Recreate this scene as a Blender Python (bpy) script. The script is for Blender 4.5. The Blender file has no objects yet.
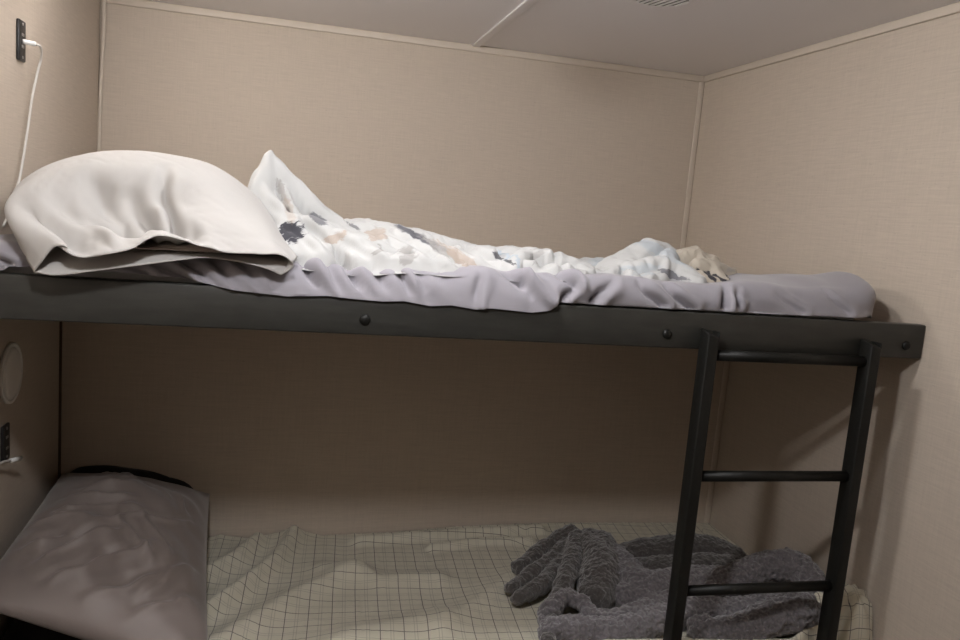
import bpy, bmesh, math, random
import numpy as np
from mathutils import Vector, Matrix, noise as mnoise

scene = bpy.context.scene
COL = scene.collection
rng = np.random.default_rng(7)

# ------------------------------------------------------------------ camera
cam_data = bpy.data.cameras.new('camera')
cam_data.sensor_fit = 'HORIZONTAL'
cam_data.sensor_width = 36.0
cam_data.lens = 36.0 * 786.8 / 960.0
cam_data.clip_start = 0.02
cam = bpy.data.objects.new('camera', cam_data)
COL.objects.link(cam)
_r = Vector((0.96986342, -0.22925481, 0.08250559))
_u = Vector((-0.04809732, 0.1518171, 0.98723767))
_f = Vector((0.23885474, 0.961454, -0.13621531))
cam.matrix_world = Matrix(((_r.x, _u.x, -_f.x, 0.5696),
                           (_r.y, _u.y, -_f.y, -2.5970),
                           (_r.z, _u.z, -_f.z, 1.4681),
                           (0, 0, 0, 1)))
scene.camera = cam

# ------------------------------------------------------------------ world, lamps, exposure
world = bpy.data.worlds.new('world')
scene.world = world
world.use_nodes = True
world.node_tree.nodes['Background'].inputs[0].default_value = (0.5, 0.5, 0.52, 1)
world.node_tree.nodes['Background'].inputs[1].default_value = 0.02

CEILING_LAMP_POS = (0.46, -2.03, 2.0)
CEILING_LAMP_POWER = 19.5
CEILING_LAMP_COLOR = (1.0, 0.99, 1.0)
NEAR_LAMP_POS = (0.85, -1.32, 2.0)
NEAR_LAMP_POWER = 9.8
WALL_LAMP_POS = (0.0, -0.75, 1.915)
WALL_LAMP_POWER = 5.0
WALL_LAMP_COLOR = (1.0, 0.95, 0.90)

vs = scene.view_settings
vs.view_transform = 'Standard'
vs.look = 'None'
vs.exposure = 0.0
vs.gamma = 1.0
vs.use_curve_mapping = False

# ------------------------------------------------------------------ room numbers (metres)
L = 1.95          # inner width, left wall x=0, right wall x=L
H = 2.0           # ceiling
YF = -3.3         # wall behind the camera
YL = -0.383       # lower back wall
YR = -1.147       # front face of the upper bunk rail
ZR = 1.300        # top of the upper bunk rail


# ------------------------------------------------------------------ helpers: scene objects
def obj(name, mesh, mat=None, parent=None, smooth=True):
    o = bpy.data.objects.new(name, mesh)
    COL.objects.link(o)
    if mat:
        mesh.materials.append(mat)
    if smooth:
        mesh.polygons.foreach_set('use_smooth', [True] * len(mesh.polygons))
    if parent:
        o.parent = parent
    return o


def from_bm(name, bm, mat=None, parent=None, smooth=True):
    me = bpy.data.meshes.new(name)
    bmesh.ops.recalc_face_normals(bm, faces=bm.faces)
    bm.to_mesh(me)
    bm.free()
    return obj(name, me, mat, parent, smooth)


def empty(name, loc=(0, 0, 0)):
    o = bpy.data.objects.new(name, None)
    COL.objects.link(o)
    o.location = loc
    return o


def keep(child, parent):
    child.parent = parent
    child.matrix_parent_inverse = Matrix.Translation(-Vector(parent.location))
    return child


def tag(o, label, cat, group=None):
    o['label'] = label
    o['category'] = cat
    if group:
        o['group'] = group
    return o


def struct(o):
    o['kind'] = 'structure'
    return o


def add_box(bm, x0, x1, y0, y1, z0, z1, bevel=0.0, seg=2):
    b = bmesh.new()
    vs_ = [b.verts.new((x, y, z)) for x in (x0, x1) for y in (y0, y1) for z in (z0, z1)]
    for f in ((0, 1, 3, 2), (4, 6, 7, 5), (0, 4, 5, 1), (2, 3, 7, 6), (0, 2, 6, 4), (1, 5, 7, 3)):
        b.faces.new([vs_[i] for i in f])
    bmesh.ops.recalc_face_normals(b, faces=b.faces)
    if bevel:
        bmesh.ops.bevel(b, geom=b.edges[:], offset=bevel, segments=seg, affect='EDGES', profile=0.5)
    tmp = bpy.data.meshes.new('tmp')
    b.to_mesh(tmp)
    b.free()
    bm.from_mesh(tmp)
    bpy.data.meshes.remove(tmp)


def box(name, x0, x1, y0, y1, z0, z1, mat, parent=None, bevel=0.0, seg=2):
    bm = bmesh.new()
    add_box(bm, x0, x1, y0, y1, z0, z1, bevel, seg)
    me = bpy.data.meshes.new(name)
    bm.to_mesh(me)
    bm.free()
    o = obj(name, me, mat, None, smooth=bevel > 0)
    if parent:
        keep(o, parent)
    return o


def catmull(pts, n):
    P = np.array(pts, float)
    if len(P) == 2:
        t = np.linspace(0, 1, n)[:, None]
        return P[0] * (1 - t) + P[1] * t
    d = np.r_[0, np.cumsum(np.linalg.norm(np.diff(P, axis=0), axis=1))]
    Q = np.vstack([2 * P[0] - P[1], P, 2 * P[-1] - P[-2]])
    out = []
    for s in np.linspace(0, d[-1], n):
        i = min(max(np.searchsorted(d, s, side='right') - 1, 0), len(P) - 2)
        t = (s - d[i]) / max(d[i + 1] - d[i], 1e-9)
        p0, p1, p2, p3 = Q[i], Q[i + 1], Q[i + 2], Q[i + 3]
        out.append(0.5 * (2 * p1 + (p2 - p0) * t + (2 * p0 - 5 * p1 + 4 * p2 - p3) * t * t
                          + (3 * p1 - p0 - 3 * p2 + p3) * t ** 3))
    return np.array(out)


def add_tube(bm, pts, radii, n=12, cap=True):
    pts = [Vector(p) for p in pts]
    if not hasattr(radii, '__len__'):
        radii = [radii] * len(pts)
    tan = []
    for i in range(len(pts)):
        a, b = pts[max(i - 1, 0)], pts[min(i + 1, len(pts) - 1)]
        tan.append((b - a).normalized())
    ref = Vector((0, 0, 1)) if abs(tan[0].z) < 0.9 else Vector((1, 0, 0))
    nrm = (ref - tan[0] * ref.dot(tan[0])).normalized()
    rings = []
    for p, t, r in zip(pts, tan, radii):
        nrm = (nrm - t * nrm.dot(t)).normalized()
        bi = t.cross(nrm)
        rings.append([bm.verts.new(p + (nrm * math.cos(2 * math.pi * k / n) + bi * math.sin(2 * math.pi * k / n)) * r)
                      for k in range(n)])
    for a, b in zip(rings, rings[1:]):
        for k in range(n):
            bm.faces.new((a[k], a[(k + 1) % n], b[(k + 1) % n], b[k]))
    if cap:
        bm.faces.new(rings[0][::-1])
        bm.faces.new(rings[-1])


def tube(name, pts, radii, mat, parent=None, n=12):
    bm = bmesh.new()
    add_tube(bm, pts, radii, n)
    o = from_bm(name, bm, mat)
    if parent:
        keep(o, parent)
    return o


def lathe_bm(profile, axis_point, axis, n=48):
    """profile: list of (radius, distance along axis)."""
    bm = bmesh.new()
    ax = Vector(axis).normalized()
    ref = Vector((0, 0, 1)) if abs(ax.z) < 0.9 else Vector((1, 0, 0))
    u = (ref - ax * ref.dot(ax)).normalized()
    v = ax.cross(u)
    c = Vector(axis_point)
    rings = []
    for r, d in profile:
        if r < 1e-6:
            rings.append([bm.verts.new(c + ax * d)])
        else:
            rings.append([bm.verts.new(c + ax * d + (u * math.cos(2 * math.pi * k / n)
                                                     + v * math.sin(2 * math.pi * k / n)) * r) for k in range(n)])
    for a, b in zip(rings, rings[1:]):
        for k in range(n):
            k2 = (k + 1) % n
            if len(a) == 1 and len(b) == 1:
                continue
            if len(a) == 1:
                bm.faces.new((a[0], b[k], b[k2]))
            elif len(b) == 1:
                bm.faces.new((a[k], a[k2], b[0]))
            else:
                bm.faces.new((a[k], a[k2], b[k2], b[k]))
    return bm


# ------------------------------------------------------------------ helpers: cloth grids
def grid_normals(P):
    du = np.gradient(P, axis=0)
    dv = np.gradient(P, axis=1)
    N = np.cross(du, dv)
    return N / np.maximum(np.linalg.norm(N, axis=2, keepdims=True), 1e-9)


def fbm_grid(A, B, scale, octs=3, seed=0.0):
    out = np.zeros(A.shape)
    flat = out.ravel()
    for i, (a, b) in enumerate(zip(A.ravel(), B.ravel())):
        flat[i] = mnoise.fractal(Vector((a * scale + seed, b * scale - seed, seed * 1.7)), 0.9, 2.0, octs)
    return out


def _cons(x, w, sa, sb, rest, k):
    d = x[sb] - x[sa]
    ln = np.linalg.norm(d, axis=2, keepdims=True)
    c = d * ((ln - rest[..., None]) / np.maximum(ln, 1e-9)) * k
    wa, wb = w[sa][..., None], w[sb][..., None]
    ws = np.maximum(wa + wb, 1e-6)
    x[sa] += c * wa / ws
    x[sb] -= c * wb / ws


def relax(P, su=1.05, sv=1.05, iters=120, pull=0.01, bend=0.3, noise_amp=0.003, noise_scale=12, seed=1.0,
          pin=None, push=True, tang=0.01, sign=1.0, init=None, limit=None):
    """Let a sheet with spare cloth (su, sv > 1) settle on the base surface P: it buckles into folds."""
    nu, nv = P.shape[:2]
    N = grid_normals(P) * sign
    A = np.cumsum(np.linalg.norm(np.diff(P, axis=0, prepend=P[:1]), axis=2), axis=0)
    B = np.cumsum(np.linalg.norm(np.diff(P, axis=1, prepend=P[:, :1]), axis=2), axis=1)
    nz = fbm_grid(A, B, noise_scale, 2, seed)
    x = P + N * (np.abs(nz) * noise_amp)[..., None]
    if init is not None:
        x = x + N * init[..., None]
    w = np.ones((nu, nv)) if pin is None else (1.0 - pin)
    su = np.broadcast_to(su, (nu, nv))
    sv = np.broadcast_to(sv, (nu, nv))
    fam = []

    def add(du, dv, scale, k):
        # colour along the larger step so that no vertex is shared inside one batch
        per = 2 * max(abs(du), abs(dv))
        for off in range(per // max(abs(du), abs(dv), 1)):
            step = max(abs(du), abs(dv))
            if du != 0:
                idx = np.array([i for i in range(nu - du) if (i // step) % 2 == off])
                if len(idx) == 0:
                    continue
                if dv >= 0:
                    ja, jb = np.arange(0, nv - dv), np.arange(dv, nv)
                else:
                    ja, jb = np.arange(-dv, nv), np.arange(0, nv + dv)
                sa, sb = np.ix_(idx, ja), np.ix_(idx + du, jb)
            else:
                idx = np.array([j for j in range(nv - dv) if (j // step) % 2 == off])
                if len(idx) == 0:
                    continue
                sa, sb = np.ix_(np.arange(nu), idx), np.ix_(np.arange(nu), idx + dv)
            rest = np.linalg.norm(P[sb] - P[sa], axis=2) * scale[sa]
            fam.append((sa, sb, rest, k))
    add(1, 0, su, 1.0)
    add(0, 1, sv, 1.0)
    add(1, 1, (su + sv) / 2, 0.5)
    add(1, -1, (su + sv) / 2, 0.5)
    add(2, 0, su, bend)
    add(0, 2, sv, bend)
    if bend > 0.2:
        add(4, 0, su, bend * 0.4)
        add(0, 4, sv, bend * 0.4)
    for it in range(iters):
        for c in fam:
            _cons(x, w, *c)
        dlt = x - P
        d = (dlt * N).sum(2)
        x -= N * (pull * d * w)[..., None]
        if push:
            x -= N * (np.minimum(d, 0) * w)[..., None]
        if limit is not None:
            x -= N * (np.maximum(d - limit, 0) * 0.5 * w)[..., None]
        tg = dlt - N * d[..., None]
        x -= tg * (tang * w)[..., None]
    return x


def smooth_grid(X, n=1):
    for _ in range(n):
        Y = X.copy()
        Y[1:-1, 1:-1] = 0.5 * X[1:-1, 1:-1] + 0.125 * (X[2:, 1:-1] + X[:-2, 1:-1] + X[1:-1, 2:] + X[1:-1, :-2])
        X = Y
    return X


def grid_mesh(name, P, uv=None, mask=None, flip=False):
    nu, nv = P.shape[:2]
    idx = np.arange(nu * nv).reshape(nu, nv)
    q = np.stack([idx[:-1, :-1], idx[1:, :-1], idx[1:, 1:], idx[:-1, 1:]], axis=-1).reshape(-1, 4)
    if flip:
        q = q[:, ::-1]
    if mask is not None:
        m = (mask[:-1, :-1] & mask[1:, :-1] & mask[1:, 1:] & mask[:-1, 1:]).reshape(-1)
        q = q[m]
    used, inv = np.unique(q, return_inverse=True)
    q = inv.reshape(-1, 4)
    V = P.reshape(-1, 3)[used]
    me = bpy.data.meshes.new(name)
    me.from_pydata(V.tolist(), [], q.tolist())
    if uv is not None:
        U = uv.reshape(-1, 2)[used]
        lay = me.uv_layers.new(name='cloth')
        lay.data.foreach_set('uv', U[q.ravel()].ravel().astype(np.float32))
    me.update()
    return me


def solidify(o, t, offset=-1.0):
    m = o.modifiers.new('thickness', 'SOLIDIFY')
    m.thickness = t
    m.offset = offset
    return m


def seg_dist(X, Y, poly):
    """distance to a polyline in xy and the interpolated extra values (z, r)."""
    best = np.full(X.shape, 1e9)
    val = np.zeros(X.shape + (len(poly[0]) - 2,))
    for a, b in zip(poly[:-1], poly[1:]):
        a, b = np.array(a, float), np.array(b, float)
        d = b[:2] - a[:2]
        t = np.clip(((X - a[0]) * d[0] + (Y - a[1]) * d[1]) / max(d @ d, 1e-9), 0, 1)
        ds = np.hypot(X - a[0] - t * d[0], Y - a[1] - t * d[1])
        m = ds < best
        best = np.where(m, ds, best)
        val = np.where(m[..., None], a[2:] + t[..., None] * (b[2:] - a[2:]), val)
    return best, val


# ------------------------------------------------------------------ helpers: materials
def mat_new(name, color, rough=0.8, metal=0.0, spec=0.3):
    m = bpy.data.materials.new(name)
    m.use_nodes = True
    b = m.node_tree.nodes['Principled BSDF']
    b.inputs['Base Color'].default_value = (*color, 1)
    b.inputs['Roughness'].default_value = rough
    b.inputs['Metallic'].default_value = metal
    b.inputs['Specular IOR Level'].default_value = spec
    return m


class NT:
    def __init__(self, m):
        self.t = m.node_tree
        self.b = self.t.nodes['Principled BSDF']

    def n(self, typ, **kw):
        nd = self.t.nodes.new(typ)
        for k, v in kw.items():
            setattr(nd, k, v)
        return nd

    def l(self, a, b):
        self.t.links.new(a, b)

    def coord(self, out='Object', scale=(1, 1, 1), rot=(0, 0, 0), loc=(0, 0, 0)):
        c = self.n('ShaderNodeTexCoord')
        mp = self.n('ShaderNodeMapping')
        mp.inputs['Scale'].default_value = scale
        mp.inputs['Rotation'].default_value = rot
        mp.inputs['Location'].default_value = loc
        self.l(c.outputs[out], mp.inputs[0])
        return mp.outputs[0]

    def noise(self, vec, scale, detail=3, rough=0.5):
        nd = self.n('ShaderNodeTexNoise')
        nd.inputs['Scale'].default_value = scale
        nd.inputs['Detail'].default_value = detail
        nd.inputs['Roughness'].default_value = rough
        self.l(vec, nd.inputs['Vector'])
        return nd.outputs['Fac']

    def math(self, op, a, b=None, c=None):
        nd = self.n('ShaderNodeMath', operation=op)
        for i, v in enumerate((a, b, c)):
            if v is None:
                continue
            if isinstance(v, (int, float)):
                nd.inputs[i].default_value = v
            else:
                self.l(v, nd.inputs[i])
        return nd.outputs[0]

    def ramp(self, fac, stops):
        nd = self.n('ShaderNodeValToRGB')
        el = nd.color_ramp.elements
        while len(el) < len(stops):
            el.new(0.5)
        for e, (p, c) in zip(el, stops):
            e.position = p
            e.color = (*c, 1) if len(c) == 3 else c
        self.l(fac, nd.inputs[0])
        return nd.outputs[0]

    def mix(self, fac, a, b, mode='MIX'):
        nd = self.n('ShaderNodeMix', data_type='RGBA', blend_type=mode)
        for s, v in ((0, fac), (6, a), (7, b)):
            if isinstance(v, (int, float)):
                nd.inputs[s].default_value = v
            elif isinstance(v, tuple):
                nd.inputs[s].default_value = (*v, 1)
            else:
                self.l(v, nd.inputs[s])
        return nd.outputs[2]

    def bump(self, h, strength=0.2, dist=0.002, prev=None):
        nd = self.n('ShaderNodeBump')
        nd.inputs['Strength'].default_value = strength
        nd.inputs['Distance'].default_value = dist
        self.l(h, nd.inputs['Height'])
        if prev is not None:
            self.l(prev, nd.inputs['Normal'])
        self.l(nd.outputs[0], self.b.inputs['Normal'])
        return nd.outputs[0]

    def color(self, c):
        self.l(c, self.b.inputs['Base Color'])


def wallpaper(name, horiz, base=(0.53, 0.458, 0.382)):
    """linen-look panel: short threads along the wall and up it, small flecks."""
    m = mat_new(name, base, 0.75, spec=0.2)
    k = NT(m)
    s1 = (14, 14, 330)
    s2 = (330, 330, 14)
    a = k.noise(k.coord('Object', s1), 1.0, 3, 0.6)
    b = k.noise(k.coord('Object', s2), 1.0, 3, 0.6)
    c = k.noise(k.coord('Object', (1, 1, 1)), 2.2, 3)
    fl = k.noise(k.coord('Object', (60, 60, 200)), 1.0, 1)
    w = k.math('ADD', k.math('MULTIPLY', a, 0.6), k.math('MULTIPLY', b, 0.4))
    dark = tuple(v * 0.92 for v in base)
    lite = tuple(min(1, v * 1.06) for v in base)
    col = k.ramp(w, [(0.36, dark), (0.64, lite)])
    col = k.mix(k.math('MULTIPLY', k.math('GREATER_THAN', fl, 0.70), 0.22), col, tuple(v * 0.62 for v in base))
    col = k.mix(k.math('MULTIPLY', c, 0.10), col, tuple(v * 0.8 for v in base))
    k.color(col)
    k.bump(w, 0.2, 0.0008)
    return m


def cloth_mat(name, color, weave=900, rough=0.9, sheen=0.2, mottle=0.06, bump=0.15):
    m = mat_new(name, color, rough, spec=0.15)
    k = NT(m)
    k.b.inputs['Sheen Weight'].default_value = sheen
    n = k.noise(k.coord('Object'), 9.0, 4)
    k.color(k.ramp(n, [(0.3, tuple(v * (1 - mottle) for v in color)), (0.7, tuple(min(1, v * (1 + mottle)) for v in color))]))
    w = k.noise(k.coord('Object'), weave, 2)
    k.bump(w, bump, 0.0006)
    return m


M = {}
M['wall'] = wallpaper('linen_wallpaper', True)
M['ceiling'] = mat_new('ceiling_panel', (0.78, 0.76, 0.76), 0.5, spec=0.3)
_k = NT(M['ceiling'])
_k.bump(_k.noise(_k.coord('Object'), 140, 3), 0.08, 0.001)
M['trim'] = mat_new('trim_vinyl', (0.58, 0.51, 0.43), 0.45, spec=0.35)
_k = NT(M['trim'])
_k.bump(_k.noise(_k.coord('Object'), 60, 2), 0.05, 0.001)
M['floor'] = mat_new('vinyl_floor', (0.16, 0.12, 0.09), 0.5)
_k = NT(M['floor'])
_k.color(_k.ramp(_k.noise(_k.coord('Object', (2, 30, 1)), 2, 5), [(0.3, (0.06, 0.045, 0.035)), (0.7, (0.12, 0.09, 0.07))]))
M['dark_wood'] = mat_new('dark_wood_panel', (0.10, 0.065, 0.04), 0.5)
_k = NT(M['dark_wood'])
_k.color(_k.ramp(_k.noise(_k.coord('Object', (20, 20, 1)), 2, 5), [(0.3, (0.07, 0.045, 0.03)), (0.7, (0.13, 0.085, 0.05))]))
M['black_metal'] = mat_new('black_powder_coat', (0.008, 0.008, 0.007), 0.45, 0.0, 0.25)
_k = NT(M['black_metal'])
_k.bump(_k.noise(_k.coord('Object'), 500, 2), 0.06, 0.0006)
M['rail_paint'] = mat_new('charcoal_painted_steel', (0.040, 0.040, 0.037), 0.45, 0.0, 0.4)
_k = NT(M['rail_paint'])
_k.color(_k.ramp(_k.noise(_k.coord('Object', (6, 6, 30)), 3, 4), [(0.3, (0.026, 0.026, 0.023)), (0.7, (0.036, 0.036, 0.032))]))
_k.bump(_k.noise(_k.coord('Object'), 400, 2), 0.05, 0.0006)
M['platform'] = mat_new('bunk_board', (0.22, 0.16, 0.10), 0.7)
_k = NT(M['platform'])
_k.color(_k.ramp(_k.noise(_k.coord('Object', (3, 40, 3)), 2, 5), [(0.3, (0.18, 0.13, 0.08)), (0.7, (0.26, 0.19, 0.12))]))
M['white_plastic'] = mat_new('white_plastic', (0.80, 0.80, 0.78), 0.4, spec=0.4)
_k = NT(M['white_plastic'])
_k.bump(_k.noise(_k.coord('Object'), 300, 2), 0.02, 0.0005)
M['cord'] = mat_new('off_white_cord', (0.55, 0.53, 0.50), 0.5, spec=0.3)
_k = NT(M['cord'])
_k.bump(_k.noise(_k.coord('Object'), 300, 2), 0.02, 0.0005)
M['black_plastic'] = mat_new('black_plastic', (0.012, 0.012, 0.013), 0.35, spec=0.5)
_k = NT(M['black_plastic'])
_k.bump(_k.noise(_k.coord('Object'), 700, 2), 0.05, 0.0004)
M['lens'] = mat_new('frosted_lens', (0.85, 0.83, 0.80), 0.35, spec=0.5)
_k = NT(M['lens'])
_k.bump(_k.noise(_k.coord('Object'), 200, 2), 0.03, 0.0005)
M['metal'] = mat_new('bare_metal', (0.5, 0.5, 0.5), 0.3, 1.0)
M['white_case'] = cloth_mat('white_pillowcase', (0.43, 0.415, 0.40), 1100, mottle=0.02, sheen=0.1)
M['insert'] = cloth_mat('taupe_pillow_ticking', (0.36, 0.30, 0.27), 900)
M['grey_sheet'] = cloth_mat('lavender_grey_sheet', (0.275, 0.263, 0.290), 1100, sheen=0.3, mottle=0.03)
M['ticking'] = cloth_mat('mattress_ticking', (0.5, 0.5, 0.5), 800)
M['taupe_case'] = cloth_mat('taupe_grey_pillowcase', (0.19, 0.157, 0.143), 1100, rough=0.55, sheen=0.25, mottle=0.03, bump=0.06)
M['taupe_case'].node_tree.nodes['Principled BSDF'].inputs['Specular IOR Level'].default_value = 0.5
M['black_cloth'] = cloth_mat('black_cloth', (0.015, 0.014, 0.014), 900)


def lamp_mat(name, color, strength):
    m = bpy.data.materials.new(name)
    m.use_nodes = True
    t = m.node_tree
    b = t.nodes['Principled BSDF']
    b.inputs['Base Color'].default_value = (0.8, 0.8, 0.8, 1)
    b.inputs['Emission Color'].default_value = (*color, 1)
    b.inputs['Emission Strength'].default_value = strength
    return m


def plaid_mat():
    base = (0.60, 0.56, 0.46)
    m = mat_new('cream_windowpane_check_cotton', base, 0.9, spec=0.15)
    k = NT(m)
    k.b.inputs['Sheen Weight'].default_value = 0.15
    uv = k.n('ShaderNodeTexCoord').outputs['UV']
    sep = k.n('ShaderNodeSeparateXYZ')
    k.l(uv, sep.inputs[0])
    cell = 0.054

    def lines(axis, offs, width):
        f = k.math('FRACT', k.math('ADD', k.math('DIVIDE', axis, cell), offs))
        d = k.math('ABSOLUTE', k.math('SUBTRACT', f, 0.5))
        return k.math('LESS_THAN', d, width / cell / 2)
    brk = k.noise(k.coord('UV', (400, 400, 1)), 1, 1)
    strong = k.math('MAXIMUM', lines(sep.outputs[0], 0.0, 0.0019), lines(sep.outputs[1], 0.0, 0.0019))
    faint = k.math('MAXIMUM',
                   k.math('MAXIMUM', lines(sep.outputs[0], 0.44, 0.0014), lines(sep.outputs[0], 0.56, 0.0014)),
                   k.math('MAXIMUM', lines(sep.outputs[1], 0.44, 0.0014), lines(sep.outputs[1], 0.56, 0.0014)))
    n = k.noise(k.coord('Object'), 7, 3)
    col = k.ramp(n, [(0.3, (0.62, 0.585, 0.475)), (0.7, (0.68, 0.645, 0.535))])
    col = k.mix(k.math('MULTIPLY', faint, 0.38), col, (0.13, 0.12, 0.11))
    col = k.mix(k.math('MULTIPLY', strong, k.math('ADD', 0.6, k.math('MULTIPLY', brk, 0.4))), col, (0.05, 0.045, 0.05))
    k.color(col)
    k.bump(k.noise(k.coord('Object'), 1000, 2), 0.15, 0.0006)
    return m


def sherpa_mat(name, hi, lo):
    m = mat_new(name, hi, 1.0, spec=0.05)
    k = NT(m)
    k.b.inputs['Sheen Weight'].default_value = 0.5
    k.b.inputs['Sheen Roughness'].default_value = 0.6
    v = k.n('ShaderNodeTexVoronoi', feature='SMOOTH_F1')
    v.inputs['Scale'].default_value = 150
    warp = k.n('ShaderNodeVectorMath', operation='ADD')
    nz = k.n('ShaderNodeTexNoise')
    nz.inputs['Scale'].default_value = 60
    co = k.coord('Object')
    k.l(co, nz.inputs['Vector'])
    sc = k.n('ShaderNodeVectorMath', operation='SCALE')
    sc.inputs['Scale'].default_value = 0.012
    k.l(nz.outputs['Color'], sc.inputs[0])
    k.l(co, warp.inputs[0])
    k.l(sc.outputs[0], warp.inputs[1])
    k.l(warp.outputs[0], v.inputs['Vector'])
    d = v.outputs['Distance']
    k.color(k.ramp(d, [(0.15, hi), (0.65, lo)]))  # lo darkens the crevices between nubs: recess shade put into the colour
    inv = k.math('SUBTRACT', 1.0, d)
    k.bump(k.math('ADD', inv, k.math('MULTIPLY', k.noise(co, 600, 2), 0.3)), 0.9, 0.004)
    return m


def comforter_mat(name, c0, c1, F):
    m = mat_new(name, c1, 0.9, spec=0.15)
    k = NT(m)
    k.b.inputs['Sheen Weight'].default_value = 0.1
    co = k.n('ShaderNodeTexCoord').outputs['Object']
    nz = k.n('ShaderNodeTexNoise')
    nz.inputs['Scale'].default_value = 45
    nz.inputs['Detail'].default_value = 3
    k.l(co, nz.inputs['Vector'])
    off = k.n('ShaderNodeVectorMath', operation='MULTIPLY_ADD')
    off.inputs[1].default_value = (0.020, 0, 0.020)
    off.inputs[2].default_value = (-0.010, 0, -0.010)
    k.l(nz.outputs['Color'], off.inputs[0])
    wc = k.n('ShaderNodeVectorMath', operation='ADD')
    k.l(co, wc.inputs[0])
    k.l(off.outputs[0], wc.inputs[1])
    col = k.ramp(k.noise(co, 6, 3), [(0.35, c0), (0.65, c1)])
    # feathers: centre x, z, direction (deg from +x), half length, half width, colour, opacity, barbs
    for (fx, fz, ang, hl, hw, c, op, barb) in F:
        sh = k.n('ShaderNodeVectorMath', operation='SUBTRACT')
        k.l(wc.outputs[0], sh.inputs[0])
        sh.inputs[1].default_value = (fx, 0, fz)
        rt = k.n('ShaderNodeVectorRotate', rotation_type='Y_AXIS')
        rt.inputs['Angle'].default_value = math.radians(ang)
        k.l(sh.outputs[0], rt.inputs['Vector'])
        sc = k.n('ShaderNodeVectorMath', operation='MULTIPLY')
        sc.inputs[1].default_value = (1 / hl, 0, 1 / hw)
        k.l(rt.outputs[0], sc.inputs[0])
        ln = k.n('ShaderNodeVectorMath', operation='LENGTH')
        k.l(sc.outputs[0], ln.inputs[0])
        st = k.noise(rt.outputs[0], 1.0, 2)
        nd = st.node
        mp = k.n('ShaderNodeMapping')
        mp.inputs['Scale'].default_value = (60 if barb else 20, 1, 400 if not barb else 260)
        mp.inputs['Rotation'].default_value = (0, math.radians(55 if barb else 10), 0)
        k.l(rt.outputs[0], mp.inputs[0])
        k.l(mp.outputs[0], nd.inputs['Vector'])
        edge = k.math('ADD', ln.outputs['Value'], k.math('MULTIPLY', k.math('SUBTRACT', st, 0.5), 1.3 if barb else 0.5))
        mr = k.n('ShaderNodeMapRange')
        mr.inputs['From Min'].default_value = 0.75
        mr.inputs['From Max'].default_value = 1.0
        mr.inputs['To Min'].default_value = op
        mr.inputs['To Max'].default_value = 0.0
        k.l(edge, mr.inputs['Value'])
        col = k.mix(mr.outputs[0], col, c)
    k.color(col)
    k.bump(k.noise(k.coord('Object'), 1000, 2), 0.12, 0.0006)
    return m


NAVY, SLATE, TAN, PALE, BLUE = (0.02, 0.02, 0.03), (0.09, 0.09, 0.105), (0.34, 0.26, 0.20), (0.30, 0.29, 0.28), (0.36, 0.41, 0.46)
FEATHERS = [
    (0.572, 1.400, 20, 0.026, 0.020, NAVY, 0.95, True),
    (0.622, 1.425, -25, 0.022, 0.009, SLATE, 0.8, False),
    (0.550, 1.475, -60, 0.032, 0.010, PALE, 0.8, True),
    (0.565, 1.440, -70, 0.030, 0.010, TAN, 0.35, False),
    (0.655, 1.396, 20, 0.026, 0.010, TAN, 0.6, True),
    (0.745, 1.405, 15, 0.026, 0.011, TAN, 0.6, True),
    (0.700, 1.415, -20, 0.014, 0.005, NAVY, 0.6, True),
    (0.835, 1.404, -25, 0.050, 0.010, SLATE, 0.95, False),
    (0.870, 1.385, -30, 0.040, 0.012, PALE, 0.8, True),
    (0.905, 1.371, -35, 0.045, 0.013, TAN, 0.6, True),
    (0.790, 1.372, 40, 0.024, 0.012, PALE, 0.8, True),
    (0.735, 1.378, 30, 0.016, 0.005, PALE, 0.8, True),
    (0.992, 1.380, -35, 0.014, 0.007, NAVY, 0.8, True),
    (1.010, 1.370, 60, 0.022, 0.006, BLUE, 0.9, True),
    (1.070, 1.388, 35, 0.030, 0.008, PALE, 0.7, True),
    (1.390, 1.410, -25, 0.060, 0.018, BLUE, 0.55, True),
    (1.310, 1.375, 10, 0.050, 0.010, BLUE, 0.5, True),
    (1.375, 1.366, -15, 0.030, 0.008, SLATE, 0.8, True),
    (1.215, 1.372, 0, 0.030, 0.008, PALE, 0.5, True),
]
M['comforter'] = comforter_mat('white_feather_print_cotton', (0.42, 0.42, 0.415), (0.47, 0.47, 0.465), FEATHERS)
M['lining'] = comforter_mat('beige_feather_print_cotton', (0.37, 0.33, 0.275), (0.42, 0.38, 0.32), [
    (1.452, 1.372, -50, 0.016, 0.006, NAVY, 0.95, False), (1.478, 1.368, -30, 0.020, 0.006, NAVY, 0.95, False),
    (1.500, 1.372, 60, 0.012, 0.004, NAVY, 0.9, False), (1.530, 1.385, 10, 0.02, 0.006, PALE, 0.6, True)])
M['plaid'] = plaid_mat()
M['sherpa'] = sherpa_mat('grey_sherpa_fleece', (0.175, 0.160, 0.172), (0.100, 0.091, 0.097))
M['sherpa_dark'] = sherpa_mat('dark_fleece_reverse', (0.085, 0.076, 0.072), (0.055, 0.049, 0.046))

# ================================================================== THE ROOM
struct(box('floor', -0.1, L + 0.1, YF - 0.1, 0.1, -0.1, 0.0, M['floor']))
struct(box('ceiling', -0.1, L + 0.1, YF - 0.1, 0.1, H, H + 0.1, M['ceiling']))
struct(box('wall_left', -0.1, 0.0, YF - 0.1, 0.1, 0.0, H, M['wall']))
struct(box('wall_right', L, L + 0.1, YF - 0.1, 0.1, 0.0, H, M['wall']))
struct(box('wall_front', 0.0, L, YF - 0.1, YF, 0.0, H, M['dark_wood']))
struct(box('wall_back', 0.0, L, 0.0, 0.1, 1.26, H, M['wall']))
struct(box('wall_lower_back', 0.0, L, YL, 0.1, 0.0, 1.26, M['wall']))
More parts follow.
